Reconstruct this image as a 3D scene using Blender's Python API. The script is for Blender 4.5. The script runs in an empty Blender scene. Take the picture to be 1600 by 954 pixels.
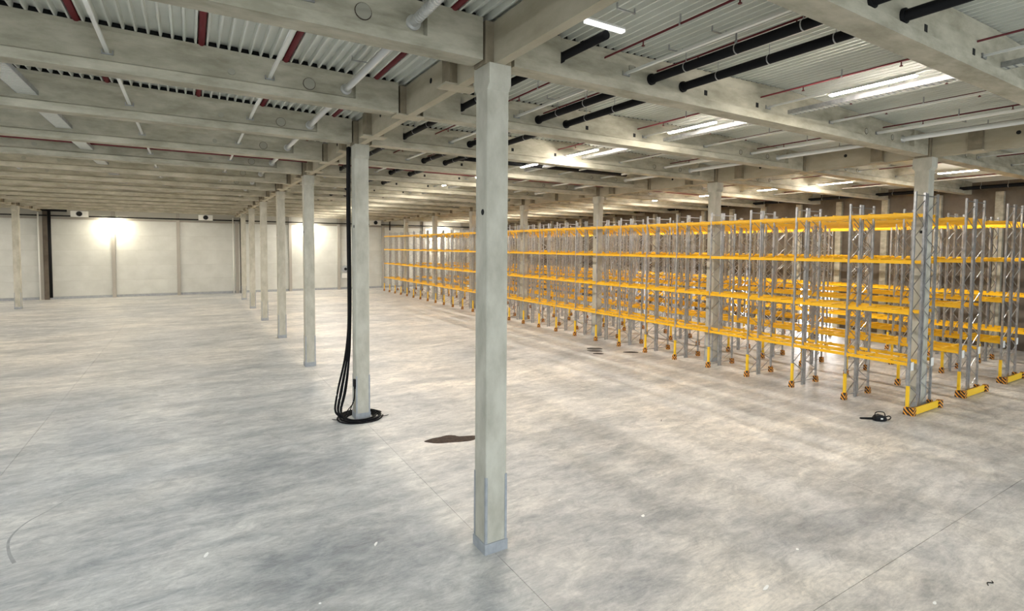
import bpy, bmesh, math, random
from mathutils import Vector, Matrix
random.seed(7)
SC = bpy.context.scene
COL = SC.collection

# ------------------------------------------------------------------ camera
F_PX, YAW, PITCH, ROLL = 827.31, 0.547584, 0.044134, 0.0067906
CX, CY, CAM_H = 800.75, 422.11, 7.7157
cam_d = bpy.data.cameras.new('camera')
cam = bpy.data.objects.new('camera', cam_d); COL.objects.link(cam)
cam_d.sensor_width = 36.0; cam_d.sensor_fit = 'HORIZONTAL'
cam_d.lens = F_PX / 1600 * 36.0
cam_d.shift_x = -(CX - 800) / 1600; cam_d.shift_y = (CY - 477) / 1600
cam_d.clip_end = 800
_r = Vector((math.cos(YAW), -math.sin(YAW), 0)); _f = Vector((math.sin(YAW), math.cos(YAW), 0)); _u = Vector((0, 0, 1))
_F = _f * math.cos(PITCH) - _u * math.sin(PITCH); _U = _f * math.sin(PITCH) + _u * math.cos(PITCH)
_X = _r * math.cos(ROLL) + _U * math.sin(ROLL); _Y = -_r * math.sin(ROLL) + _U * math.cos(ROLL)
M = Matrix((_X, _Y, -_F)).transposed().to_4x4(); M.translation = (0, 0, CAM_H)
cam.matrix_world = M
SC.camera = cam

# ------------------------------------------------------------------ world, exposure
w = bpy.data.worlds.new('world'); SC.world = w; w.use_nodes = True
w.node_tree.nodes['Background'].inputs[0].default_value = (0.85, 0.93, 1.0, 1)
w.node_tree.nodes['Background'].inputs[1].default_value = 2.3
SC.view_settings.view_transform = 'Standard'; SC.view_settings.look = 'None'
SC.view_settings.gamma = 1; SC.view_settings.use_curve_mapping = False
SC.view_settings.exposure = 0.48
LAMP_E = 210.0
SC.cycles.use_denoising = True
SC.cycles.max_bounces = 10; SC.cycles.diffuse_bounces = 6; SC.cycles.glossy_bounces = 3
SC.cycles.sample_clamp_indirect = 8.0

def area(name, loc, rot, sx, sy, power, color=(1, 1, 1)):
    d = bpy.data.lights.new(name, 'AREA'); d.shape = 'RECTANGLE'; d.size = sx; d.size_y = sy
    d.energy = power; d.color = color
    o = bpy.data.objects.new(name, d); COL.objects.link(o); o.location = loc; o.rotation_euler = rot
    return o

# ------------------------------------------------------------------ materials
def mat(name, base=(.5, .5, .5), rough=.6, metal=0.0, emit=None, estr=0.0, var=None, scale=3.0, bump=0.0,
        stretch=(1, 1, 1), detail=6.0, lo=.35, hi=.65, coord='Object'):
    m = bpy.data.materials.new(name); m.use_nodes = True
    nt = m.node_tree; N = nt.nodes; L = nt.links
    b = N['Principled BSDF']
    b.inputs['Base Color'].default_value = (*base, 1); b.inputs['Roughness'].default_value = rough
    b.inputs['Metallic'].default_value = metal
    if emit:
        b.inputs['Emission Color'].default_value = (*emit, 1); b.inputs['Emission Strength'].default_value = estr
    if var:
        tc = N.new('ShaderNodeTexCoord'); mp = N.new('ShaderNodeMapping'); mp.inputs['Scale'].default_value = stretch
        oi = N.new('ShaderNodeObjectInfo'); ad = N.new('ShaderNodeVectorMath'); ad.operation = 'ADD'
        sc = N.new('ShaderNodeMath'); sc.operation = 'MULTIPLY'; sc.inputs[1].default_value = 37.0
        L.new(oi.outputs['Random'], sc.inputs[0]); L.new(tc.outputs[coord], mp.inputs[0])
        L.new(mp.outputs[0], ad.inputs[0]); L.new(sc.outputs[0], ad.inputs[1])
        nz = N.new('ShaderNodeTexNoise'); nz.inputs['Scale'].default_value = scale; nz.inputs['Detail'].default_value = detail
        nz.inputs['Roughness'].default_value = .62
        L.new(ad.outputs[0], nz.inputs['Vector'])
        cr = N.new('ShaderNodeValToRGB'); cr.color_ramp.elements[0].position = lo; cr.color_ramp.elements[1].position = hi
        cr.color_ramp.elements[0].color = (*base, 1); cr.color_ramp.elements[1].color = (*var, 1)
        L.new(nz.outputs['Fac'], cr.inputs[0]); L.new(cr.outputs[0], b.inputs['Base Color'])
        if bump:
            bp = N.new('ShaderNodeBump'); bp.inputs['Strength'].default_value = bump; bp.inputs['Distance'].default_value = .01
            L.new(nz.outputs['Fac'], bp.inputs['Height']); L.new(bp.outputs[0], b.inputs['Normal'])
    return m

M_COL = mat('cast_concrete', (.40, .385, .315), .8, var=(.55, .535, .455), scale=1.6, bump=.3, stretch=(1, 1, .5))
M_BEAM = mat('precast_concrete', (.32, .30, .225), .85, var=(.52, .49, .39), scale=1.7, bump=.3, stretch=(.5, 1, 1.4))
M_GIRD = mat('girder_concrete', (.38, .335, .24), .85, var=(.50, .455, .345), scale=1.0, bump=.2, stretch=(1, .5, 1.4))
M_DARKCON = mat('weathered_wall_concrete', (.10, .082, .062), .9, var=(.18, .15, .115), scale=.5, bump=.3)
M_DECK = mat('galvanised_deck', (.68, .69, .63), .5, .0, var=(.74, .75, .69), scale=.8)
M_GALV = mat('galvanised_steel', (.33, .34, .35), .36, .75, var=(.50, .51, .52), scale=5)
M_BRACE = mat('bright_galvanised_brace', (.33, .34, .35), .30, .85, var=(.50, .51, .52), scale=5)
M_YEL = mat('yellow_paint', (.84, .45, .006), .42, var=(.92, .52, .012), scale=2)
M_YEL2 = mat('yellow_guard_paint', (.88, .55, .02), .45)
M_RED = mat('dark_red_paint', (.12, .004, .008), .5)
M_STUB = mat('brown_formed_concrete', (.22, .185, .125), .85, var=(.32, .27, .19), scale=2.0)
M_BLK = mat('black_plastic', (.005, .005, .006), .6)
M_BLK.node_tree.nodes['Principled BSDF'].inputs['Specular IOR Level'].default_value = .2
M_RUB = mat('black_rubber', (.006, .006, .007), .7)
M_RUB.node_tree.nodes['Principled BSDF'].inputs['Specular IOR Level'].default_value = .15
M_WHITE = mat('white_coated_steel', (.78, .78, .74), .4)
M_DUCT = mat('spiral_duct_metal', (.68, .68, .66), .28, .6)
M_PANEL = mat('white_wall_panel', (.53, .54, .50), .55, var=(.60, .61, .57), scale=.5)
M_UPPER = mat('upper_panel_paint', (.42, .41, .36), .6)
M_WCOL = mat('wall_column_paint', (.36, .34, .30), .7)
M_PLINTH = mat('grey_plinth', (.30, .32, .34), .6, var=(.38, .40, .42), scale=4)
M_HOLE = mat('dark_opening', (.006, .006, .006), .9)
M_PLUG = mat('plug_cover', (.36, .345, .28), .6)
M_TUBE = mat('lit_tube', (1, 1, 1), .5, emit=(1.0, .92, .83), estr=LAMP_E * 1.65)
M_TUBE_RACK = mat('rack_lit_tube', (1, 1, 1), .5, emit=(1.0, .93, .85), estr=LAMP_E * 2.3)
M_TUBE_WARM = mat('warm_lit_tube', (1, 1, 1), .5, emit=(1.0, .89, .76), estr=LAMP_E * .95)
M_TUBE_COOL = mat('cool_lit_tube', (1, 1, 1), .5, emit=(.87, .94, 1.0), estr=LAMP_E * .85)
M_TUBE_OFF = mat('unlit_tube', (.85, .87, .86), .35)
M_FLOOD = mat('flood_lens', (1, 1, 1), .5, emit=(1.0, .92, .74), estr=45.0)
M_PAPER = mat('white_paper', (.85, .85, .82), .8)
M_STAIN = mat('damp_brown_stain', (.035, .022, .015), .6, var=(.075, .05, .035), scale=6)
M_STAIN2 = mat('dark_oil_stain', (.055, .05, .045), .6, var=(.09, .085, .075), scale=6)
for _m in (M_STAIN, M_STAIN2): _m.node_tree.nodes['Principled BSDF'].inputs['Specular IOR Level'].default_value = .08
M_JOINT = mat('joint_filler', (.24, .235, .22), .9)
M_GROUND = mat('outdoor_paving', (.5, .49, .46), .9, var=(.56, .55, .52), scale=.3)
M_TYRE = mat('tyre_mark', (.26, .26, .255), .7, var=(.34, .34, .33), scale=5)

def hazard():
    m = bpy.data.materials.new('hazard_stripes'); m.use_nodes = True; nt = m.node_tree; N = nt.nodes; L = nt.links
    b = N['Principled BSDF']; b.inputs['Roughness'].default_value = .5
    tc = N.new('ShaderNodeTexCoord'); sx = N.new('ShaderNodeSeparateXYZ'); L.new(tc.outputs['Object'], sx.inputs[0])
    def math_(op, a, c):
        n = N.new('ShaderNodeMath'); n.operation = op
        for i, v in enumerate((a, c)):
            if isinstance(v, (int, float)): n.inputs[i].default_value = v
            else: L.new(v, n.inputs[i])
        return n.outputs[0]
    s = math_('ADD', sx.outputs['X'], sx.outputs['Y']); s = math_('SUBTRACT', sx.outputs['Z'], s)
    s = math_('MULTIPLY', s, 5.6); s = math_('FRACT', math_('ADD', s, 50.0), 0.0); s = math_('GREATER_THAN', s, .42)
    mx = N.new('ShaderNodeMix'); mx.data_type = 'RGBA'
    mx.inputs[6].default_value = (.80, .34, .03, 1); mx.inputs[7].default_value = (.02, .015, .015, 1)
    L.new(s, mx.inputs[0]); L.new(mx.outputs[2], b.inputs['Base Color'])
    return m
M_HAZ = hazard()

def floor_mat():
    m = bpy.data.materials.new('power_floated_concrete'); m.use_nodes = True; nt = m.node_tree; N = nt.nodes; L = nt.links
    b = N['Principled BSDF']
    tc = N.new('ShaderNodeTexCoord')
    ge = N.new('ShaderNodeNewGeometry')
    def noise(scale, st, detail=8, rough=.62, dist=0.0, rot=0.0):
        mp = N.new('ShaderNodeMapping'); mp.inputs['Scale'].default_value = st; mp.inputs['Rotation'].default_value = (0, 0, rot)
        L.new(ge.outputs['Position'], mp.inputs[0])
        n = N.new('ShaderNodeTexNoise'); n.inputs['Scale'].default_value = scale; n.inputs['Detail'].default_value = detail
        n.inputs['Roughness'].default_value = rough; n.inputs['Distortion'].default_value = dist
        L.new(mp.outputs[0], n.inputs['Vector']); return n.outputs['Fac']
    def ramp(src, stops):
        r = N.new('ShaderNodeValToRGB'); e = r.color_ramp.elements
        while len(e) < len(stops): e.new(.5)
        for i, (p, c) in enumerate(stops): e[i].position = p; e[i].color = (*c, 1)
        L.new(src, r.inputs[0]); return r.outputs[0]
    def mixc(fac, a, c, mode='MIX'):
        x = N.new('ShaderNodeMix'); x.data_type = 'RGBA'; x.blend_type = mode
        if isinstance(fac, float): x.inputs[0].default_value = fac
        else: L.new(fac, x.inputs[0])
        L.new(a, x.inputs[6]); L.new(c, x.inputs[7]); return x.outputs[2]
    # broad patches of pale dust over greyer slab
    broad = noise(.11, (1, 1, 1), 4, .55, .6)
    streak = noise(1.9, (.42, 1.5, 1), 13, .80, .35, .12)
    swirl = noise(1.3, (.8, 1.3, 1), 13, .80, .7, -.55)
    big = noise(.33, (.5, 1.3, 1), 8, .66, .6, .1)
    c1 = ramp(streak, [(.37, (.33, .332, .335)), (.49, (.48, .478, .472)), (.60, (.65, .64, .622))])
    c2 = ramp(swirl, [(.39, (.31, .313, .316)), (.49, (.49, .487, .48)), (.59, (.69, .677, .652))])
    a = mixc(.5, c1, c2)
    bg = ramp(big, [(.36, (.72, .74, .76)), (.50, (.98, .98, .98)), (.62, (1.2, 1.18, 1.15))])
    a = mixc(1.0, a, bg, 'MULTIPLY')
    warm = ramp(broad, [(.38, (.86, .88, .90)), (.50, (.98, .98, .97)), (.62, (1.10, 1.075, 1.035))])
    a = mixc(1.0, a, warm, 'MULTIPLY')
    fine = ramp(noise(9, (.5, 1.6, 1), 8, .8), [(.36, (.86, .86, .865)), (.5, (1, 1, 1)), (.64, (1.10, 1.095, 1.09))])
    a = mixc(1.0, a, fine, 'MULTIPLY')
    # float blade scratches, dark and thin
    sc = ramp(noise(2.2, (.22, 3.4, 1), 12, .8, .4, .15), [(.56, (1, 1, 1)), (.68, (.76, .77, .78))])
    a = mixc(1.0, a, sc, 'MULTIPLY')
    # three separate pours: cooler grey left of the centre joint, dustier and warmer right of it, pale trowelled strip along it
    sx = N.new('ShaderNodeSeparateXYZ'); L.new(ge.outputs['Position'], sx.inputs[0])
    mr = N.new('ShaderNodeMapRange'); mr.inputs[1].default_value = -30; mr.inputs[2].default_value = 54; L.new(sx.outputs['X'], mr.inputs[0])
    q = lambda x: (x + 30) / 84
    pour = ramp(mr.outputs[0], [(q(-20), (.93, .93, .92)), (q(5.65), (.84, .87, .885)), (q(5.95), (1.05, 1.05, 1.02)), (q(6.45), (1.07, 1.06, 1.03)), (q(6.47), (1.02, .995, .96)), (q(30), (1.03, 1.01, .98))])
    a = mixc(1.0, a, pour, 'MULTIPLY')
    L.new(a, b.inputs['Base Color'])
    rr = N.new('ShaderNodeMapRange'); rr.inputs[3].default_value = .30; rr.inputs[4].default_value = .52
    L.new(streak, rr.inputs[0]); L.new(rr.outputs[0], b.inputs['Roughness'])
    b.inputs['Specular IOR Level'].default_value = .45
    bp = N.new('ShaderNodeBump'); bp.inputs['Strength'].default_value = .08; bp.inputs['Distance'].default_value = .01
    L.new(swirl, bp.inputs['Height']); L.new(bp.outputs[0], b.inputs['Normal'])
    return m
M_FLOOR = floor_mat()

# ------------------------------------------------------------------ mesh helpers
class MB:
    def __init__(s): s.v = []; s.f = []
    def box(s, x0, x1, y0, y1, z0, z1):
        n = len(s.v)
        s.v += [(x0, y0, z0), (x1, y0, z0), (x1, y1, z0), (x0, y1, z0), (x0, y0, z1), (x1, y0, z1), (x1, y1, z1), (x0, y1, z1)]
        s.f += [tuple(n + i for i in q) for q in ((0, 3, 2, 1), (4, 5, 6, 7), (0, 1, 5, 4), (1, 2, 6, 5), (2, 3, 7, 6), (3, 0, 4, 7))]
        return s
    def loft(s, rings, closed=True, caps=True):
        n = len(s.v); k = len(rings[0])
        for r in rings: s.v += [tuple(p) for p in r]
        for i in range(len(rings) - 1):
            for j in range(k if closed else k - 1):
                a = n + i * k + j; b = n + i * k + (j + 1) % k
                s.f.append((a, b, b + k, a + k))
        if caps and closed:
            s.f.append(tuple(n + j for j in reversed(range(k)))); s.f.append(tuple(n + (len(rings) - 1) * k + j for j in range(k)))
        return s
    def tube(s, pts, r, seg=10, radii=None):
        pts = [Vector(p) for p in pts]; rings = []
        for i, p in enumerate(pts):
            d = (pts[min(i + 1, len(pts) - 1)] - pts[max(i - 1, 0)]).normalized()
            up = Vector((0, 0, 1)) if abs(d.z) < .95 else Vector((1, 0, 0))
            a = d.cross(up).normalized(); b = d.cross(a)
            rr = radii[i] if radii else r
            rings.append([p + a * math.cos(2 * math.pi * j / seg) * rr + b * math.sin(2 * math.pi * j / seg) * rr for j in range(seg)])
        return s.loft(rings)
    def bar(s, p0, p1, w, h):
        p0 = Vector(p0); p1 = Vector(p1); d = (p1 - p0).normalized()
        up = Vector((0, 1, 0)) if abs(d.y) < .9 else Vector((0, 0, 1))
        a = d.cross(up).normalized() * w / 2; b = up * h / 2
        return s.loft([[p + a + b, p - a + b, p - a - b, p + a - b] for p in (p0, p1)])
    def mesh(s, name, m, smooth=False):
        me = bpy.data.meshes.new(name); me.from_pydata(s.v, [], s.f); me.materials.append(m)
        bm = bmesh.new(); bm.from_mesh(me); bmesh.ops.recalc_face_normals(bm, faces=bm.faces)
        if smooth:
            for f in bm.faces: f.smooth = len(f.verts) == 4
        bm.to_mesh(me); bm.free(); return me

def inst(me, name, parent=None, loc=(0, 0, 0), rz=0.0):
    o = bpy.data.objects.new(name, me); COL.objects.link(o); o.location = loc
    if rz: o.rotation_euler = (0, 0, rz)
    if parent: o.parent = parent
    return o
def obj(name, mb, m, parent=None, loc=(0, 0, 0), smooth=False): return inst(mb.mesh(name, m, smooth), name, parent, loc)
def tag(o, label=None, cat=None, group=None, kind=None):
    if label: o['label'] = label
    if cat: o['category'] = cat
    if group: o['group'] = group
    if kind: o['kind'] = kind
    return o
def thing(name, label, cat, loc=(0, 0, 0), group=None):
    o = bpy.data.objects.new(name, None); COL.objects.link(o); o.location = loc; o.empty_display_size = .2
    return tag(o, label, cat, group)
ORD = ['first', 'second', 'third', 'fourth', 'fifth', 'sixth', 'seventh', 'eighth', 'ninth', 'tenth', 'eleventh', 'twelfth', 'thirteenth', 'fourteenth', 'fifteenth', 'sixteenth', 'seventeenth']

# ------------------------------------------------------------------ layout
XL, XC, XR, XW, XO = -17.39, 6.50, 30.46, 54.40, -41.30     # column rows, right wall, outer left wall
Y0, S = 11.68, 12.0
YB, YE = -15.0, 96.0                                        # open front end, end wall face
ZB, ZT, RISE = 12.15, 13.17, .30
XS = [XO, XL, XC, XR, XW]
def roof_z(x):
    for a, b in zip(XS, XS[1:]):
        if a <= x <= b:
            u = (x - a) / (b - a); return ZT + RISE * (1 - abs(2 * u - 1))
    return ZT

# ------------------------------------------------------------------ floor
floor = obj('floor', MB().box(XO - .3, XW + .3, YB, YE + .3, -.30, -.035), M_JOINT); tag(floor, kind='structure')
gx = [XO - .3, -29.3, -17.39, -5.5, 6.46, 18.46, 30.46, 42.4, XW + .3]; gy = [YB, -6, 6, 18, 30, 42, 54, 66, 78, 90, YE + .3]
for i in range(len(gx) - 1):
    for j in range(len(gy) - 1):
        g = .005
        obj('floor_slab', MB().box(gx[i] + g, gx[i + 1] - g, gy[j] + g, gy[j + 1] - g, -.034, 0), M_FLOOR, floor)
tag(obj('ground', MB().box(-160, 260, -160, 260, -.6, -.305), M_GROUND), kind='structure')

# ------------------------------------------------------------------ roof deck: trapezoidal ribs running away from the camera
pts = []; x = XO; P = .275
while x < XW:
    for dx, up in ((0, 0), (.045, 0), (.07, 1), (.25, 1)):
        xx = x + dx; pts.append((xx, roof_z(xx) + .15 * up + .005))
    x += P
deck = MB(); deck.loft([[(a, YB, z) for a, z in pts], [(a, YE + .2, z) for a, z in pts]], closed=False, caps=False)
tag(obj('ceiling', deck, M_DECK), kind='structure')
tag(obj('roof_light_blocker', MB().loft([[(XO - .4, y, 13.8), (XW + .4, y, 13.8), (XW + .4, y, 14.1), (XO - .4, y, 14.1)] for y in (YB, YE + .4)]), M_DARKCON), kind='structure')  # slab added above the deck, out of view, to block outside light

# ------------------------------------------------------------------ end wall (white panels), side walls
wall = obj('wall_back', MB().box(XO, XW, YE + .08, YE + .3, 0, 13.8), M_WCOL); tag(wall, kind='structure')
BAYS = [XO + i * (XW - XO) / 12 for i in range(13)]
BAYS = [XO, -33.3, -25.4, XL, -9.42, -1.46, XC, 14.49, 22.48, XR, 38.44, 46.42, XW]
for a, b in zip(BAYS, BAYS[1:]):
    for k in range(5):
        z0 = .36 + k * 2.16
        obj('wall_panel', MB().box(a + .012, b - .012, YE, YE + .078, z0 + .008, z0 + 2.152), M_PANEL, wall)
    obj('wall_base', MB().box(a + .012, b - .012, YE - .03, YE + .078, 0, .35), M_PLINTH, wall)
    obj('header_rail', MB().box(a + .012, b - .012, YE - .05, YE + .078, 11.17, 11.40), M_WCOL, wall)
    obj('upper_wall_panel', MB().box(a + .012, b - .012, YE, YE + .078, 11.41, 13.5), M_UPPER, wall)
for i, a in enumerate(BAYS[1:-1]):
    c = obj('wall_column', MB().box(a - .22, a + .22, YE - .42, YE - .052, 0, 12.9), M_WCOL, wall)
obj('wall_column', MB().box(XL + .25, XL + .75, YE - .40, YE - .052, 0, 12.9), M_DARKCON, wall)

lw = obj('wall_left', MB().box(XO - .3, XO, YB, YE, 0, 13.8), M_DARKCON); tag(lw, kind='structure')
# right wall: dark concrete with open loading doors
rw = MB(); y = YB
DOORS = [(28.0, 31.6, 4.2),]
for a, b, h in DOORS:
    rw.box(XW, XW + .3, y, a, 0, 13.8); rw.box(XW, XW + .3, a, b, h, 13.8); y = b
rw.box(XW, XW + .3, y, YE + .3, 0, 13.8)
rwo = obj('wall_right', rw, M_DARKCON); tag(rwo, kind='structure')
yy = 3.7
while yy < 95:
    if not any(a - .25 < yy < b + .25 for a, b, h in DOORS) or True:
        z0 = 0
        for a, b, h in DOORS:
            if a - .25 < yy < b + .25: z0 = h + .3
        obj('wall_pier', MB().box(XW - .35, XW - .005, yy - .25, yy + .25, z0, 12.3), M_BEAM, rwo)
    yy += 4.0
for i, (a, b, h) in enumerate(DOORS):
    fr = MB().box(XW - .06, XW + .34, a, a + .12, 0, h).box(XW - .06, XW + .34, b - .12, b, 0, h).box(XW - .06, XW + .34, a, b, h - .15, h)
    tag(obj('door_%d' % (i + 1), fr, M_WHITE), kind='structure')
    area('door_daylight', (XW + .5, (a + b) / 2, h / 2), (0, math.radians(90), 0), h - .3, b - a - .3, 900, (.95, .97, 1))

# ------------------------------------------------------------------ columns
def make_column(label, x, y, seen_guards=True):
    t = thing('concrete_column', label, 'column', (x, y, 0))
    inst(ME_SHAFT, 'shaft', t); inst(ME_CAP, 'capital', t)
    inst(ME_PLINTH, 'plinth', t)
    for sx in (-1, 1):
        for sy in (-1, 1):
            g = inst(ME_GUARD[(sx, sy)], 'corner_guard', t)
    inst(ME_CHOLE, 'round_opening', t)
    return t
W = .30
sh = MB().loft([[(W - .02, -W, z), (W, -W + .02, z), (W, W - .02, z), (W - .02, W, z), (-W + .02, W, z), (-W, W - .02, z), (-W, -W + .02, z), (-W + .02, -W, z)] for z in (0, 11.52)])
ME_SHAFT = sh.mesh('shaft', M_COL)
ME_CAP = MB().loft([[(W, -a, z), (W, a, z), (-W, a, z), (-W, -a, z)] for z, a in ((11.52, W), (11.66, W + .1), (12.13, W + .1))]).mesh('capital', M_COL)
pl = MB()
for (x0, x1, y0, y1) in ((-.33, .33, -.33, -.302), (-.33, .33, .302, .33), (-.33, -.302, -.302, .302), (.302, .33, -.302, .302)): pl.box(x0, x1, y0, y1, 0, .27)
pl.box(-.005, .005, -.333, -.33, 0, .27)
ME_PLINTH = pl.mesh('plinth', M_PLINTH)
ME_GUARD = {}
for sx in (-1, 1):
    for sy in (-1, 1):
        g = MB(); o1, o2 = .301, .312
        xs = sorted((sx * o1, sx * o2)); xs2 = sorted((sx * .25, sx * o2)); ys = sorted((sy * o1, sy * o2)); ys2 = sorted((sy * .25, sy * o1))
        g.box(xs2[0], xs2[1], ys[0], ys[1], .27, 1.96); g.box(xs[0], xs[1], ys2[0], ys2[1], .27, 1.96)
        ME_GUARD[(sx, sy)] = g.mesh('corner_guard', M_PLINTH)
ME_CHOLE = MB().tube([(-.304, -.08, 8.57), (-.29, -.08, 8.57)], .075, 16).mesh('round_opening', M_HOLE)
for k in range(7):
    extra = {0: 'nearest and tallest-looking concrete column, standing in the middle of the empty floor with grey plinth',
             1: 'second concrete column of the centre row, with black cables hanging down beside it'}.get(k,
             'pale concrete column, %s from the front in the centre row' % ORD[k])
    make_column(extra, XC, Y0 + S * k)
for k in range(7):
    make_column('concrete column rising through the front yellow rack, %s from the right' % ORD[k], XR, Y0 + S * k)
for k in (5, 6):
    make_column('lone concrete column at the left edge before the white end wall' if k == 6 else 'concrete column of the left row just beyond the left edge', XL, Y0 + S * k)

# ------------------------------------------------------------------ girders with corbels and pilasters
ME_GLAST = MB().box(-.135, .135, .31, 11.5, 12.135, ZT - .03).mesh('girder_web', M_GIRD)
gm = MB().box(-.135, .135, .31, S - .31, 12.135, ZT - .03)
ME_GWEB = gm.mesh('girder_web', M_GIRD)
ME_CORB = MB().box(-.5, .5, -.3, .3, 12.13, 12.185).mesh('corbel', M_GIRD)
ME_PIL = MB().box(-.36, -.137, -.26, .26, 12.187, ZT - .05).box(.137, .36, -.26, .26, 12.187, ZT - .05).mesh('pilaster', M_STUB)
ME_HEAD = MB().box(-.36, .36, -.30, .30, 12.132, ZT - .04).mesh('head_block', M_STUB)
ME_GHOLE = MB().tube([(-.142, 0, 12.75), (.142, 0, 12.75)], .085, 14).mesh('sleeve_hole', M_HOLE)
for X, nm, ks in ((XL, 'left', range(4, 7)), (XC, 'centre', range(-1, 7)), (XR, 'racking side', range(-1, 7))):
    for n, k in enumerate(ks):
        if nm == 'centre' and k == -1: lb = 'tan concrete girder running overhead from the nearest column toward the viewer'
        elif nm == 'centre': lb = 'concrete girder from the %s to the next column of the centre row' % ORD[k]
        elif nm == 'left': lb = 'far left girder, %s of the three nearest the end wall' % ORD[n]
        elif k == -1: lb = 'concrete girder at the right edge running forward from the rack row columns'
        else: lb = 'concrete girder over the racks after the %s column from the right' % ORD[k]
        t = thing('concrete_girder', lb, 'girder', (X, Y0 + S * k, 0))
        inst(ME_GLAST if k == 6 else ME_GWEB, 'girder_web', t)
        for d in (() if nm == 'centre' and k == -1 else (2, 6, 10)):
            inst(ME_CORB, 'corbel', t, (0, d, 0)); inst(ME_PIL, 'pilaster', t, (0, d, 0))
        if k < 6: inst(ME_HEAD, 'head_block', t, (0, S, 0))
        for d in (3.6, 8.6): inst(ME_GHOLE, 'sleeve_hole', t, (0, d, 0))

# ------------------------------------------------------------------ roof beams (end blocks, web, bottom flange, saddle top)
BL = 23.93 - .92      # clear beam length
def prof(zt, full):
    if full: return [(-.29, ZB + .04), (.29, ZB + .04), (.29, ZB + .30), (.29, ZB + .38), (.29, zt - .3), (.29, zt - .12), (.29, zt), (-.29, zt), (-.29, zt - .12), (-.29, zt - .3), (-.29, ZB + .38), (-.29, ZB + .30)]
    return [(-.29, ZB + .04), (.29, ZB + .04), (.29, ZB + .30), (.09, ZB + .38), (.09, zt - .3), (.2, zt - .12), (.2, zt), (-.2, zt), (-.2, zt - .12), (-.09, zt - .3), (-.09, ZB + .38), (-.29, ZB + .30)]
def zt_at(u): return ZT + RISE * (1 - abs(2 * (u + .46) / 23.93 - 1))
st = [(0, True), (1.42, True), (1.44, False), (BL / 2, False), (BL - 1.44, False), (BL - 1.42, True), (BL, True)]
ME_BEAM = MB().loft([[(u, y, z) for y, z in prof(zt_at(u), f)] for u, f in st]).mesh('beam_body', M_BEAM)
ME_TROUGH_SHADE = MB().loft([[(u, y, z) for y, z in ((-.10, zt_at(u) + .001), (.10, zt_at(u) + .001), (.10, zt_at(u) + .15), (-.10, zt_at(u) + .15))] for u in (0, BL / 2, BL)]).mesh('trough_shade_strip', M_HOLE)  # black strip in the rib voids, standing in for the shade there
def disc(r, d=.03): return MB().tube([(0, -.09 - d, 0), (0, .09 + d, 0)], r, 20)
ME_PLUGL = disc(.17).mesh('web_plug', M_PLUG); ME_RIML = disc(.185, .012).mesh('hole_rim', M_STAIN); ME_PLUGS = disc(.10).mesh('web_plug_small', M_PLUG)
ME_RING = disc(.11, .02).mesh('web_plug', M_PLUG); ME_RIM = disc(.13, .008).mesh('hole_rim', M_STAIN); ME_SQ = MB().box(-.07, .07, -.10, .10, -.08, .08).mesh('square_sleeve', M_HOLE)
def plug(t, x, z):
    inst(ME_RIM, 'hole_rim', t, (x, 0, z)); inst(ME_RING, 'web_plug', t, (x - .02, 0, z))
BAYN = [('outer left', XO), ('left', XL), ('middle', XC), ('racking', XR)]
def beam_label(nm, j):
    if j == -1 and nm != 'middle': return 'roof beam of the %s nearest the viewer, above the picture edge' % {'left': 'open left bay', 'racking': 'rack bay'}[nm]
    c = '%s roof beam from the front' % (ORD[j + 1] if nm == 'middle' else ORD[j])
    return {'outer left': 'far left bay concrete beam by the end wall, %s' % c, 'left': '%s over the open left bay' % c,
            'middle': '%s over the bay between centre columns and racks' % c, 'racking': '%s over the racks beside the dark wall' % c}[nm]
for nm, xa in BAYN:
    for j in range(-1, 14):
        if nm == 'outer left' and j < 9: continue
        t = thing('roof_beam', 'precast concrete ' + beam_label(nm, j) if nm != 'outer left' else beam_label(nm, j), 'beam', (xa + .46, Y0 + 6 * j, 0), 'precast roof beams')
        inst(ME_BEAM, 'beam_body', t); inst(ME_TROUGH_SHADE, 'trough_shade_strip', t)
        off = -(xa + .46)
        if nm == 'left':
            for px, me in ((3.27, ME_PLUGL), (1.13, ME_PLUGS), (-6.6, ME_PLUGS), (-8.2, ME_PLUGS)): inst(me, 'web_plug', t, (px + off, 0, 12.74)); me is ME_PLUGL and inst(ME_RIML, 'hole_rim', t, (px + off, 0, 12.74))
        if nm == 'middle':
            plug(t, 11.1 + off, 12.95)
            for px in (14.34, 17.05): inst(ME_SQ, 'square_sleeve', t, (px + off, 0, 12.73))
            for px in (24.6, 26.9): plug(t, px + off, 12.72)
        if nm == 'racking':
            for px in (33.3, 35.0, 36.4): plug(t, px + off, 12.72)

# ------------------------------------------------------------------ services hung under the roof, all running away from the camera
ZS = 12.74; YN, YF = -6.0, 92.0
def run_tube(name, label, cat, x, r, m, z=ZS, y0=YN, y1=YF, clamp=None, collar=None, collar_m=None, group=None, seg=14, js=range(-1, 14)):
    t = thing(name, label, cat, (x, 0, 0), group)
    obj('pipe', MB().tube([(0, y0, z), (0, y1, z)], r, seg), m, t, smooth=True)
    if collar:
        cm = MB().tube([(0, -.16, 0), (0, .16, 0)], collar, 16).mesh('collar', collar_m or m, True)
        for j in js: inst(cm, 'collar', t, (0, Y0 + 6 * j, z))
    if clamp:
        c = MB().tube([(0, -.015, 0), (0, .015, 0)], r + .006, 14)
        c.box(-.008, .008, -.008, .008, r, .40)
        me = c.mesh('pipe_clamp', clamp)
        for j in js:
            for d in (1.3, 3.0, 4.6): inst(me, 'pipe_clamp', t, (0, Y0 + 6 * j + d, z))
    return t
run_tube('ventilation_duct', 'shiny round metal duct threading the left bay beams beside the centre row', 'duct', 4.39, .105, M_DUCT, collar=.17, collar_m=M_DUCT)
sp = MB()
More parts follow.
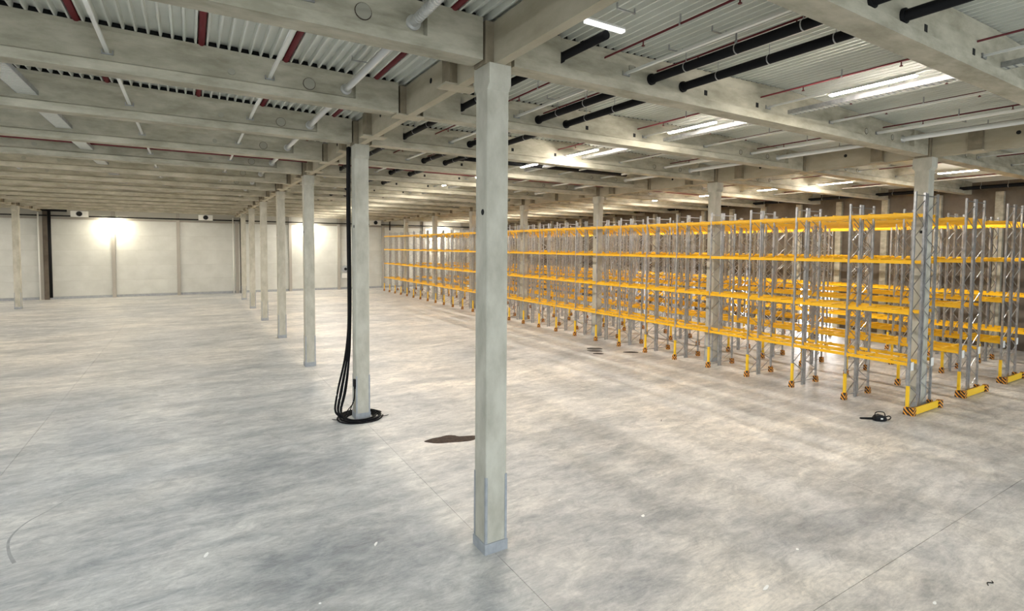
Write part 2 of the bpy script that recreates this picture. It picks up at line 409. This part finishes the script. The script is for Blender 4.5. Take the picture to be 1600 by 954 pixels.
for i in range(26): sp.tube([(4.39, 11.3 - i * .11, ZS), (4.39, 11.26 - i * .11, ZS)], .116, 14)
seam = obj('spiral_seam', sp, M_DUCT, [o for o in bpy.data.objects if o.name == 'ventilation_duct'][0]); seam.location = (-4.39, 0, 0)
run_tube('drain_pipe', 'black pipe nearest the centre columns in the middle bay', 'pipe', 8.5, .11, M_BLK, clamp=M_GALV, collar=.14, y0=9.75, y1=38, js=range(0, 5))
run_tube('drain_pipe', 'left of the two thick black pipes side by side in the middle bay', 'pipe', 11.87, .125, M_BLK, clamp=M_GALV, collar=.165, y1=56)
run_tube('drain_pipe', 'right of the two thick black pipes side by side in the middle bay', 'pipe', 13.24, .125, M_BLK, clamp=M_GALV, collar=.165, y1=56)
run_tube('drain_pipe', 'black pipe hung high along the dark right-hand wall', 'pipe', 52.2, .14, M_BLK, clamp=M_GALV, z=12.55)
run_tube('ventilation_duct', 'long white round duct close to the racking side girder', 'duct', 27.85, .11, M_WHITE, collar=.16, collar_m=M_DUCT)

def rail(label, x, wd=.045, h=.035, m=M_WHITE, lamps=(), lit=True, name='lighting_rail', group=None):
    t = thing(name, label, 'rail', (x, 0, 0), group)
    obj('rail_body', MB().box(-wd, wd, YN, YF, ZS - h, ZS + h), m, t)
    bk = MB().box(-.13, .13, -.13, -.10, -.07, -.035).box(-.13, -.10, -.13, .13, -.07, .05).box(.10, .13, -.13, .13, -.07, .05).mesh('support_bracket', M_GALV)
    for j in range(-1, 14): inst(bk, 'support_bracket', t, (0, Y0 + 6 * j, ZS))
    return t
ME_HOUS = MB().box(-.10, .10, -1.2, 1.2, 0, .03).box(-.04, .04, -1.1, 1.1, .03, .05).mesh('lamp_housing', M_WHITE)
def tubemesh(m, L=1.17): return MB().loft([[(-.075, y, -.002), (.075, y, -.002), (.06, y, -.035), (-.06, y, -.035)] for y in (-L, L)]).mesh('light_tube', m)
ME_LIT = tubemesh(M_TUBE); ME_COOL = tubemesh(M_TUBE_COOL, .83); ME_WARM = tubemesh(M_TUBE_WARM, .83); ME_RACKT = tubemesh(M_TUBE_RACK); ME_HOUS2 = MB().box(-.10, .10, -.86, .86, 0, .05).mesh('lamp_housing', M_WHITE); ME_UNLIT = tubemesh(M_TUBE_OFF)
def lamp(label, x, y, lit=True, group=None, z=None):
    t = thing('strip_light', label, 'lamp', (x, y, (ZS - .09) if z is None else z), group)
    inst(ME_HOUS if lit in (True, 'rack') else ME_HOUS2, 'lamp_housing', t); inst({True: ME_LIT, 'rack': ME_RACKT, 'cool': ME_COOL, 'warm': ME_WARM}[lit], 'light_tube', t)
    return t
rail('thin white lighting rail left of the ventilation duct in the left bay', 2.14)
rail('thin white lighting rail in the middle of the left bay', -1.75)
rail('thin white lighting rail farther left in the left bay', -9.6)
rail('thin white lighting rail left of the two thick black pipes', 10.86)
rail('white rail carrying the glowing strip lights in the middle bay', 17.66, .03, .03)
rail('thin white rail right of the grey cable tray in the middle bay', 21.8)
rail('thin white rail second from the racking side girder', 25.5, .05, .05)
rail('white rail carrying glowing strip lights above the racks', 41.55, .03, .03)
rail('thin white rail above the second rack row', 36.6, .03, .03)
rail('thin white rail above the third rack row near dark wall', 46.5, .03, .03)
LY = [8.25, 14.95, 22.0] + [Y0 + 6 * j + 3.1 for j in range(2, 14)]
for i, yv in enumerate(LY):
    lamp('glowing white strip light in the middle bay, %s from the front' % ORD[i], 17.66, yv, group='lit strip lights')
for i, yv in enumerate([14.0, 21.6] + [Y0 + 6 * j + 3.1 for j in range(2, 14)]):
    lamp('glowing strip light above the yellow racks, %s from the front' % ORD[i], 41.55, yv, 'rack', group='lit strip lights')
for i, j in enumerate(range(-1, 14)):
    lamp('unseen strip light in the left bay tucked behind the %s roof beam' % (ORD[i - 1] if i else 'out of view'), -1.75, Y0 + 6 * j + 1.1, 'cool' if j < 4 else 'warm', group='lit strip lights')  # near lamps inferred from glow on the beams; far ones added for light
for i, j in enumerate(range(-1, 14)):
    lamp('added unseen strip light on the far left rail tucked behind the %s roof beam' % (ORD[i - 1] if i else 'out of view'), -9.6, Y0 + 6 * j + 1.1, 'cool' if j < 4 else 'warm', group='lit strip lights')  # hidden row added to light the left bay
for i, j in enumerate(range(4, 14)):
    lamp('added far left strip light above the outer bay, %s from the front' % ORD[i], -29.0, Y0 + 6 * j + 3.0, group='lit strip lights')  # out-of-view lamps added to brighten the outer left bay
u = thing('strip_light', 'faintly glowing white strip light turned crosswise near the top beside the tan girder', 'lamp', (8.45, 9.75, 12.95))
inst(MB().box(-.60, .60, -.06, .06, 0, .05).mesh('lamp_housing', M_WHITE), 'lamp_housing', u)
inst(MB().box(-.58, .58, -.07, .07, -.06, -.005).mesh('light_tube', mat('bright_diffuser', (.95, .95, .95), .4, emit=(1, 1, 1), estr=1.2)), 'light_tube', u)  # diffuser given a weak glow of its own

# cable trays
def tray(label, x, hw, z=12.66):
    t = thing('cable_tray', label, 'tray', (x, 0, 0))
    obj('tray_sides', MB().box(-hw, -hw + .015, YN, YF, z, z + .15).box(hw - .015, hw, YN, YF, z, z + .15), M_GALV, t)
    r = MB().box(-hw + .016, hw - .016, -.05, .05, z + .002, z + .02).mesh('tray_rung', M_DECK)
    yv = YN + .2; n = 0
    while yv < YF - .1 and n < 290:
        inst(r, 'tray_rung', t, (0, yv, 0)); yv += .17 if yv < 42 else 1.0; n += 1
    obj('tray_base', MB().box(-hw + .016, hw - .016, YN, YF, z + .022, z + .03), M_PLINTH, t)
    return t
tray('wide grey cable tray crossing the top left of the left bay', -4.5, .28)
tray('grey cable tray beside the glowing strip lights in the middle bay', 19.05, .17)

# red sprinkler pipes with heads
def sprinkler(label, x, r, z, head=True):
    t = thing('sprinkler_pipe', label, 'pipe', (x, 0, 0), 'sprinkler pipes')
    obj('pipe', MB().tube([(0, YN, z), (0, YF, z)], r, 10), M_RED, t, smooth=True)
    if head:
        h = MB().tube([(0, 0, -r), (0, 0, -r - .10)], .018, 8).tube([(0, 0, -r - .10), (0, 0, -r - .12)], .045, 8).mesh('sprinkler_head', M_RED)
        c = MB().box(-.012, .012, -.02, .02, r, r + .2).box(-r - .01, r + .01, -.02, .02, -r - .01, r + .01).mesh('pipe_hanger', M_GALV)
        for j in range(-1, 13):
            for d in (1.6, 4.4): inst(h, 'sprinkler_head', t, (0, Y0 + 6 * j + d, z))
            inst(c, 'pipe_hanger', t, (0, Y0 + 6 * j + 3.2, z))
    return t
def trough(x): return XO + P * round((x - .16 - XO) / P) + .16
for i, xv in enumerate((5.38, 2.65, .27, -2.45, -5.2, -8.0, -10.8)):
    xx = trough(xv); sprinkler('dark red sprinkler pipe lying in a deck trough, %s left of centre columns' % ORD[i], xx, .085, roof_z(xx) + .045, head=False)
for i, xv in enumerate((10.03, 12.12, 17.25, 20.25, 22.85, 25.95, 28.9)):
    sprinkler('thin dark red sprinkler pipe, %s to the right of the centre columns' % ORD[i], xv, .028, 13.03)
for i, xv in enumerate((33.5, 36.3, 39.2, 44.0, 48.0)):
    sprinkler('thin dark red sprinkler pipe above the racks, %s from the rack row columns' % ORD[i], xv, .035, 13.03, head=False)
tag(obj('sprinkler_main', MB().tube([(-40, 34.95, 12.93), (53.8, 34.95, 12.93)], .08, 12), M_RED, smooth=True), 'thick dark red main pipe running crosswise under the whole roof', 'pipe')
tag(obj('drain_main', MB().tube([(13.4, 27.6, 12.8), (26.0, 27.6, 12.8)], .17, 12).tube([(13.24, 27.6, 12.8), (13.5, 27.6, 12.8)], .21, 12), M_BLK, smooth=True), 'thick black pipe running crosswise under the middle bay', 'pipe')

# small hanger brackets under the deck
for i, (bx, by) in enumerate(((8.6, 9.2), (11.65, 10.45), (11.6, 9.0), (4.4, 15.8), (11.6, 16.2), (17.0, 20.6), (27.9, 9.4))):
    z = roof_z(bx) - .13
    b = MB().box(-.28, .28, -.02, .02, 0, .03).box(-.28, -.26, -.02, .02, .03, .14).box(.26, .28, -.02, .02, .03, .14)
    tag(obj('hanger_bracket', b, M_GALV, loc=(bx, by, z)), ['small steel bracket under the deck beside the crosswise white strip light', 'small steel bracket under the deck above the rail by the black pipes, farther one',
        'small steel bracket under the deck above the rail by the black pipes, nearer one', 'small steel bracket under the deck left of the ventilation duct', 'small steel bracket under the deck behind the first middle bay beam',
        'small steel bracket under the deck near the third glowing strip light', 'small steel bracket under the deck over the white round duct'][i], 'bracket', 'deck brackets')

# ------------------------------------------------------------------ end wall equipment
for i, xv in enumerate((-13.0, 2.2, 28.65)):
    t = thing('air_heater', 'white box heater with round dark fan on end wall, %s' % ('left one', 'middle one, before the centre columns', 'right one, by the rack end')[i], 'heater', (xv, YE - 1.35, 11.48), 'fan heaters')
    bb = MB().box(-.95, .95, -.35, .35, 0, .80); obj('casing', bb, M_WHITE, t)
    obj('fan', MB().tube([(0, -.37, .42), (0, -.352, .42)], .33, 24), M_HOLE, t)
    obj('fan_ring', MB().loft([[(math.cos(a) * r, y, .42 + math.sin(a) * r) for a in [q * math.pi / 12 for q in range(24)]] for r, y in ((.34, -.352), (.37, -.352), (.37, -.40), (.34, -.40))], caps=False), M_GALV, t)
    obj('wall_mount', MB().box(-.8, -.7, .352, 1.34, .5, .6).box(.7, .8, .352, 1.34, .5, .6), M_GALV, t)
tag(obj('gas_pipe', MB().tube([(XO + 1, YE - .55, 11.6), (52, YE - .55, 11.6)], .09, 10), M_BLK, smooth=True), 'long thin black pipe running level across the white end wall', 'pipe')
def vert(label, x, y, r, z0, z1, m, name='downpipe'):
    return tag(obj(name, MB().tube([(x, y, z0), (x, y, z1)], r, 12), m, smooth=True), label, 'pipe')
t = thing('downpipe', 'thick black downpipe with elbow at left on the white end wall', 'pipe', (-16.35, YE - .95, 0))
obj('pipe', MB().tube([(0, 0, .3), (0, 0, 12.25)], .19, 12), M_BLK, t, smooth=True)
obj('elbow_run', MB().tube([(-.9, 0, 12.3), (1.9, 0, 12.3)], .15, 12), M_BLK, t, smooth=True)
vert('black downpipe beside the centre column row on the end wall', XC + .55, YE - .81, .15, 0, 12, M_BLK)
vert('thin white pipe left of thick black downpipe on end wall', XL - .15, YE - .75, .09, 0, 12, M_WHITE)
vert('thin white pipe left of centre column row on end wall', XC - .55, YE - .74, .08, 0, 12, M_WHITE)
vert('short black stub pipe above the far end of the racks', 31.5, YE - .9, .12, 10.6, 13.3, M_BLK)
t = thing('reel', 'small round white hose reel on the grey end wall panel', 'hose reel', (23.6, YE - .26, 3.6))
obj('drum', MB().tube([(0, -.12, 0), (0, .12, 0)], .62, 20), M_PLINTH, t, smooth=True)
obj('hub', MB().tube([(0, -.16, 0), (0, -.121, 0)], .25, 16), M_HOLE, t)
obj('cabinet', MB().box(-.6, .6, -.1, .2, -1.6, -.75), M_WHITE, t)
obj('wall_plate', MB().box(-.08, .08, .121, .25, -.6, .6), M_WHITE, t)
for i, (xv, lb) in enumerate(((-9.42, 'bright floodlight on the end wall between the two left fan heaters'), (17.4, 'bright floodlight on the end wall behind the third centre column'), (42.0, 'bright floodlight on end wall seen through the far racks'))):
    t = thing('floodlight', lb, 'lamp', (xv, YE - .75, 11.38), 'wall floodlights')
    obj('housing', MB().box(-.3, .3, -.15, .12, 0, .12), M_WHITE, t)
    obj('lens', MB().box(-.28, .28, -.13, .10, -.04, -.002), M_FLOOD, t)
    obj('arm', MB().box(-.03, .03, .121, .32, .03, .09), M_GALV, t)
    a = area('floodlight_beam', (xv, YE - 1.2, 11.2), (math.radians(34), 0, 0), .6, .3, 480, (1, .90, .70))

# ------------------------------------------------------------------ pallet racking
YR0, BAY, NF = 11.3, 2.79, 29
LV = [2.34, 4.74, 7.12, 9.34]
def postmesh(h):
    w, d, t = .05, .045, .012
    ring = [(-w, -d), (w, -d), (w, d), (w - t, d), (w - t, -d + t), (-w + t, -d + t), (-w + t, d), (-w, d)]
    m = MB(); m.loft([[(x, y, z) for x, y in ring] for z in (.006, h)]); m.box(-.07, .07, -.06, .06, 0, .005)
    return m.mesh('post', M_GALV)
ME_POST, ME_POSTE = postmesh(10.0), postmesh(10.4)
ME_SLEEVE = MB().box(-.065, -.052, -.06, .06, .36, 1.34).box(-.052, .05, -.06, -.047, .36, 1.34).mesh('post_sleeve', M_YEL2)
fg = MB(); fg.loft([[(-a, -b, z), (.08, -b, z), (.08, b, z), (-a, b, z)] for z, a, b in ((0, .17, .11), (.30, .14, .10), (.36, .09, .07))]); ME_FOOT = fg.mesh('foot_guard', M_HAZ)
fg = MB(); fg.loft([[(a, -b, z), (-.08, -b, z), (-.08, b, z), (a, b, z)] for z, a, b in ((0, .17, .11), (.30, .14, .10), (.36, .09, .07))]); ME_FOOTR = fg.mesh('foot_guard', M_HAZ)
BM = MB().box(-.025, .025, .055, BAY - .055, -.07, .08).box(-.055, .030, .052, .06, -.12, .12).box(-.055, .030, BAY - .06, BAY - .052, -.12, .12)
ME_RB = BM.mesh('shelf_beam', M_YEL)
def dia(D, i):
    z0 = .25 + i * .575; a, b = (.05, D - .05) if i % 2 == 0 else (D - .05, .05)
    return (a, 0, z0), (b, 0, z0 + .575)
def lattice(D, first, h):
    n = 17; m = MB()
    m.bar((.05, 0, .22), (D - .05, 0, .22), .04, .03); m.bar((.05, 0, h - .15), (D - .05, 0, h - .15), .04, .03)
    if not first:
        for i in range(n - 1): m.bar(*dia(D, i), .034, .025)
    return m.mesh('upright_frame', M_BRACE)
RUNS = [(28.65, 29.65, 'front', 'aisle side of the first rack row, nearest the open floor'), (29.86, 31.0, 'rear', 'rear half of first rack row, holding the concrete columns'),
        (34.45, 35.5, 'front', 'front half of the second rack row'), (35.7, 36.8, 'rear', 'rear half of the second rack row'),
        (40.25, 41.3, 'front', 'front half of the third rack row'), (41.5, 42.6, 'rear', 'rear half of the third rack row'),
        (46.1, 47.15, 'front', 'front half of the farthest rack row by dark wall'), (47.35, 48.45, 'rear', 'rear half of the farthest rack row by dark wall')]
for ri, (xa, xb, side, lb) in enumerate(RUNS):
    D = xb - xa
    t = thing('pallet_rack', 'yellow beamed steel pallet racking, ' + lb, 'rack', (xa, YR0, 0), 'pallet racking')
    split = 10 if ri < 6 else 0
    me_far = lattice(D, False, 10.0); me_near = lattice(D, True, 10.0); me_end = lattice(D, True, 10.4)
    me_dia = [MB().bar(*dia(D, i), .034, .025).mesh('brace', M_BRACE) for i in range(2)]
    me_bar = MB().bar((.028, 0, .10), (D - .028, 0, .10), .05, .09).mesh('support_bar', M_YEL)
    me_sign = MB().box(-.15, .15, -.075, -.065, -.2, .2).mesh('load_sign', M_WHITE)
    me_sb = MB().box(-.10, .10, -.078, -.0755, .02, .13).mesh('sign_print', M_PLINTH)
    for k in range(NF):
        y = k * BAY
        fr = inst(me_end if (k == 0 and split) else me_near if k < split else me_far, 'upright_frame', t, (0, y, 0))
        pm = ME_POSTE if k == 0 else ME_POST
        inst(pm, 'post', fr); inst(pm, 'post', fr, (D, 0, 0))
        if k < split:
            for i in range(17 if k == 0 else 16): inst(me_dia[i % 2], 'brace', fr, (0, 0, (i - i % 2) * .575))
        if side == 'front': inst(ME_FOOT, 'foot_guard', fr); inst(ME_SLEEVE, 'post_sleeve', fr)
        else: inst(ME_FOOTR, 'foot_guard', fr, (D, 0, 0))
        if k == 0:
            inst(me_sign, 'load_sign', fr, (.17 if side == 'front' else D - .05, 0, 2.25)); 
        if k < NF - 1:
            for z in LV:
                inst(ME_RB, 'shelf_beam', t, (0, y, z)); b = inst(ME_RB, 'shelf_beam', t, (D, y + BAY, z), math.pi)
                for d in (.85, 1.94):
                    if side == 'rear' and ri == 1: 
                        yc = YR0 + y + d
                        if any(abs(yc - (Y0 + S * q)) < .45 for q in range(8)): continue
                    inst(me_bar, 'support_bar', t, (0, y + d, z))
for i, (xa, xb) in enumerate(((28.65, 31.0), (34.45, 36.8), (40.25, 42.6), (46.1, 48.45))):
    t = thing('rack_end_barrier', 'yellow kick barrier with striped corners across the %s rack row end' % ('nearest', 'second', 'third', 'farthest')[i], 'barrier', ((xa + xb) / 2, YR0 - .28, 0), 'rack end barriers')
    h = (xb - xa) / 2
    obj('barrier_board', MB().box(-h + .06, h + .15, -.03, .03, .03, .36), M_YEL2, t)
    e = MB().loft([[(-.20, -.05, z), (.05, -.07, z), (.05, .10, z), (-.20, .14, z)] for z in (0, .38)]).mesh('striped_corner', M_HAZ)
    inst(e, 'striped_corner', t, (-h, 0, 0)); inst(e, 'striped_corner', t, (h + .20, 0, 0), math.pi)

# ------------------------------------------------------------------ cables at the second centre column
CXX, CYY = XC, Y0 + S
t = thing('cable_bundle', 'black cables hanging down the second centre column into a coil on the floor', 'cable', (CXX, CYY, 0))
rnd = random.Random(3)
def cr(ps, n=8):
    ps = [Vector(p) for p in ps]; out = []
    for i in range(len(ps) - 1):
        p0, p1, p2, p3 = ps[max(i - 1, 0)], ps[i], ps[i + 1], ps[min(i + 2, len(ps) - 1)]
        for q in range(n):
            s = q / n; out.append(.5 * ((2 * p1) + (-p0 + p2) * s + (2 * p0 - 5 * p1 + 4 * p2 - p3) * s * s + (-p0 + 3 * p1 - 3 * p2 + p3) * s ** 3))
    out.append(ps[-1]); return out
for i in range(5):
    dx = -.40 + .05 * (i % 2); dy = .32 + .06 * i
    obj('hanging_cable', MB().tube(cr([(dx, dy, 12.1), (dx - .02, dy, 9), (dx, dy, 6), (dx - .02, dy, 4), (dx - .06 - .03 * i, dy, 2.6), (dx - .2 - .07 * i, dy + .05, 1.2), (dx - .42 - .06 * i, dy - .05 * i, .35), (dx - .38, dy - .4, .06)]), .048, 7), M_RUB, t, smooth=True)
for i in range(2):
    obj('drop_cable', MB().tube(cr([(-.33, -.12 + .04 * i, 1.45), (-.36, -.1, .9 - .1 * i), (-.5 - .12 * i, .05, .35), (-.62 - .1 * i, .1, .06)]), .022, 6), M_RUB, t, smooth=True)
for i in range(9):
    R = .58 + .045 * i + rnd.uniform(-.03, .03); ph = rnd.uniform(0, 6.28); ex = rnd.uniform(.96, 1.12)
    ps = [(-.05 + math.cos(a + ph) * R * ex + .03 * math.sin(3 * a), .0 + math.sin(a + ph) * R, .035 + .022 * (i % 4) + .01 * math.sin(2 * a + i)) for a in [q * 2 * math.pi / 36 for q in range(36 - i % 3)]]
    obj('coil_loop', MB().tube(ps, .032, 7), M_RUB, t, smooth=True)
obj('cable_tail', MB().tube(cr([(-.8, -.1, .03), (-1.0, .0, .03), (-1.18, .1, .04), (-1.22, .24, .03)]), .014, 6), M_RUB, t, smooth=True)
obj('cable_tail', MB().tube(cr([(.75, -.3, .03), (.95, -.42, .03), (1.12, -.38, .03)]), .014, 6), M_RUB, t, smooth=True)
t2 = thing('socket_box', 'small black socket box strapped to the second centre column', 'socket', (CXX - .335, CYY - .2, 1.48))
obj('box', MB().box(-.06, .03, -.09, .09, 0, .33), M_BLK, t2); obj('plug', MB().tube([(0, 0, -.09), (0, 0, -.002)], .035, 10), M_BLK, t2)

# ------------------------------------------------------------------ things on the floor
t = thing('chainsaw', 'black cordless chainsaw lying on the floor before the nearest rack end', 'tool', (26.45, 11.5, 0)); t.rotation_euler = (0, 0, -.62)
bd = MB().loft([[(x, -w, z0), (x, w, z0), (x, w * 1.05, (z0 + z1) / 2), (x, w * .7, z1), (x, -w * .7, z1), (x, -w * 1.05, (z0 + z1) / 2)] for x, w, z0, z1 in ((-.28, .09, .03, .12), (-.2, .13, .01, .22), (0, .15, .0, .28), (.18, .14, .01, .24), (.28, .1, .03, .16))])
obj('motor_body', bd, M_BLK, t)
obj('top_handle', MB().tube(cr([(-.2, 0, .2), (-.16, 0, .36), (.0, 0, .41), (.2, 0, .37), (.26, 0, .2)]), .022, 8), M_BLK, t, smooth=True)
obj('rear_handle', MB().tube(cr([(.24, 0, .16), (.42, 0, .22), (.5, 0, .14), (.4, 0, .05), (.25, 0, .06)]), .025, 8), M_BLK, t, smooth=True)
obj('guide_bar', MB().loft([[(x, -.012, .09 - h), (x, .012, .09 - h), (x, .012, .09 + h), (x, -.012, .09 + h)] for x, h in ((-.85, .012), (-.8, .04), (-.5, .05), (-.26, .055))]), M_RUB, t)
obj('battery_latch', MB().box(-.02, .08, -.158, -.148, .1, .16), M_WHITE, t)

def blob(name, label, cx, cy, rx, ry, m, seed, rough=.25, cat='stain', z=.003, n=40, rz=0.0):
    r = random.Random(seed); fr = [(k, r.uniform(0, 6.28), r.uniform(.3, 1) / k) for k in range(2, 9)]
    ring = []
    for i in range(n):
        a = i * 2 * math.pi / n; q = 1 + rough * sum(A * math.sin(k * a + p) for k, p, A in fr)
        ring.append((math.cos(a) * rx * q, math.sin(a) * ry * q))
    m_ = MB().loft([[(a, b, zz) for a, b in ring] for zz in (.0005, z)])
    o = obj(name, m_, m, loc=(cx, cy, 0)); o.rotation_euler = (0, 0, rz); return tag(o, label, cat)
blob('floor_stain', 'ragged damp brown stain on the floor left of the nearest column', 8.85, 19.1, .98, .42, M_STAIN, 4, .45, rz=-.35)
for i, (u_, v_, a_, b_) in enumerate(((26.3, 31.0, .62, .42), (25.75, 30.3, .55, .35), (25.3, 29.4, .40, .28), (27.75, 28.6, .55, .32))):
    blob('floor_stain', ('dark oval oil stain on the floor, farthest of three together', 'dark oval oil stain on the floor, middle of three together',
         'small dark oil stain on the floor, nearest of three together', 'dark oil stain alone closest to the rack feet')[i], u_, v_, a_, b_, M_STAIN2, 10 + i, .15, rz=-.5)
for i, (u_, v_, sx, sy, rz, lb) in enumerate(((.22, 14.92, .16, .07, 1.2, 'small white paper scrap on the floor left of centre'), (11.08, 6.98, .22, .06, .2, 'longest white paper strip on the floor at the bottom right'),
        (11.02, 10.76, .11, .08, .6, 'tiny white scrap on the floor right of the nearest column'), (9.5, 12.75, .08, .05, .1, 'tiny white scrap on floor just right behind the nearest column'),
        (13.21, 7.5, .08, .06, .4, 'tiny white scrap on the floor above the longest paper strip'), (3.99, 13.25, .14, .05, .9, 'crumpled white scrap left of the nearest column base'),
        (13.77, 4.77, .10, .05, .2, 'tiny white scrap at the bottom right edge of the floor'), (2.27, 11.61, .05, .05, 0, 'white speck on the floor at the bottom edge'))):
    m_ = MB(); k = 7; r = random.Random(i)
    ring = [(math.cos(a) * .72 * sx * r.uniform(.7, 1.1), math.sin(a) * .72 * sy * r.uniform(.7, 1.1)) for a in [q * 2 * math.pi / k for q in range(k)]]
    m_.loft([[(a, b, .001 + z + .006 * math.sin(9 * a)+.006) for a, b in ring] for z in (0, .008)])
    o = obj('paper_scrap', m_, M_PAPER, loc=(u_, v_, 0)); o.rotation_euler = (0, 0, rz); tag(o, lb, 'litter')
o = obj('wire_offcut', MB().tube(cr([(-.12, 0, .012), (0, .05, .012), (.1, -.02, .012), (.16, .02, .012)]), .01, 6), M_RUB, loc=(15.69, 4.4, 0)); tag(o, 'short dark wire offcut on the floor near the right edge', 'litter')
o = obj('wire_offcut', MB().tube(cr([(-.08, 0, .012), (0, .08, .012), (.06, .12, .012)]), .012, 6), M_RUB, loc=(17.9, 16.4, 0)); tag(o, 'short dark offcut on the floor between the nearest column and the racks', 'litter')
arc = cr([(-3.1, 20.75, 0), (-3.55, 19.9, 0), (-4.0, 19.2, 0), (-4.15, 18.4, 0), (-4.0, 17.6, 0), (-3.75, 16.9, 0)])
mk = MB(); L_ = []; R_ = []
for i, p in enumerate(arc):
    d = (arc[min(i + 1, len(arc) - 1)] - arc[max(i - 1, 0)]).normalized(); nrm = Vector((-d.y, d.x, 0)); wv = .008 + .032 * i / len(arc)
    L_.append(p + nrm * wv); R_.append(p - nrm * wv)
mk.loft([[(a.x, a.y, .0006), (b.x, b.y, .0006), (b.x, b.y, .002), (a.x, a.y, .002)] for a, b in zip(L_, R_)])
tag(obj('tyre_mark', mk, M_TYRE), 'curved grey tyre mark on the floor at the lower left', 'mark')
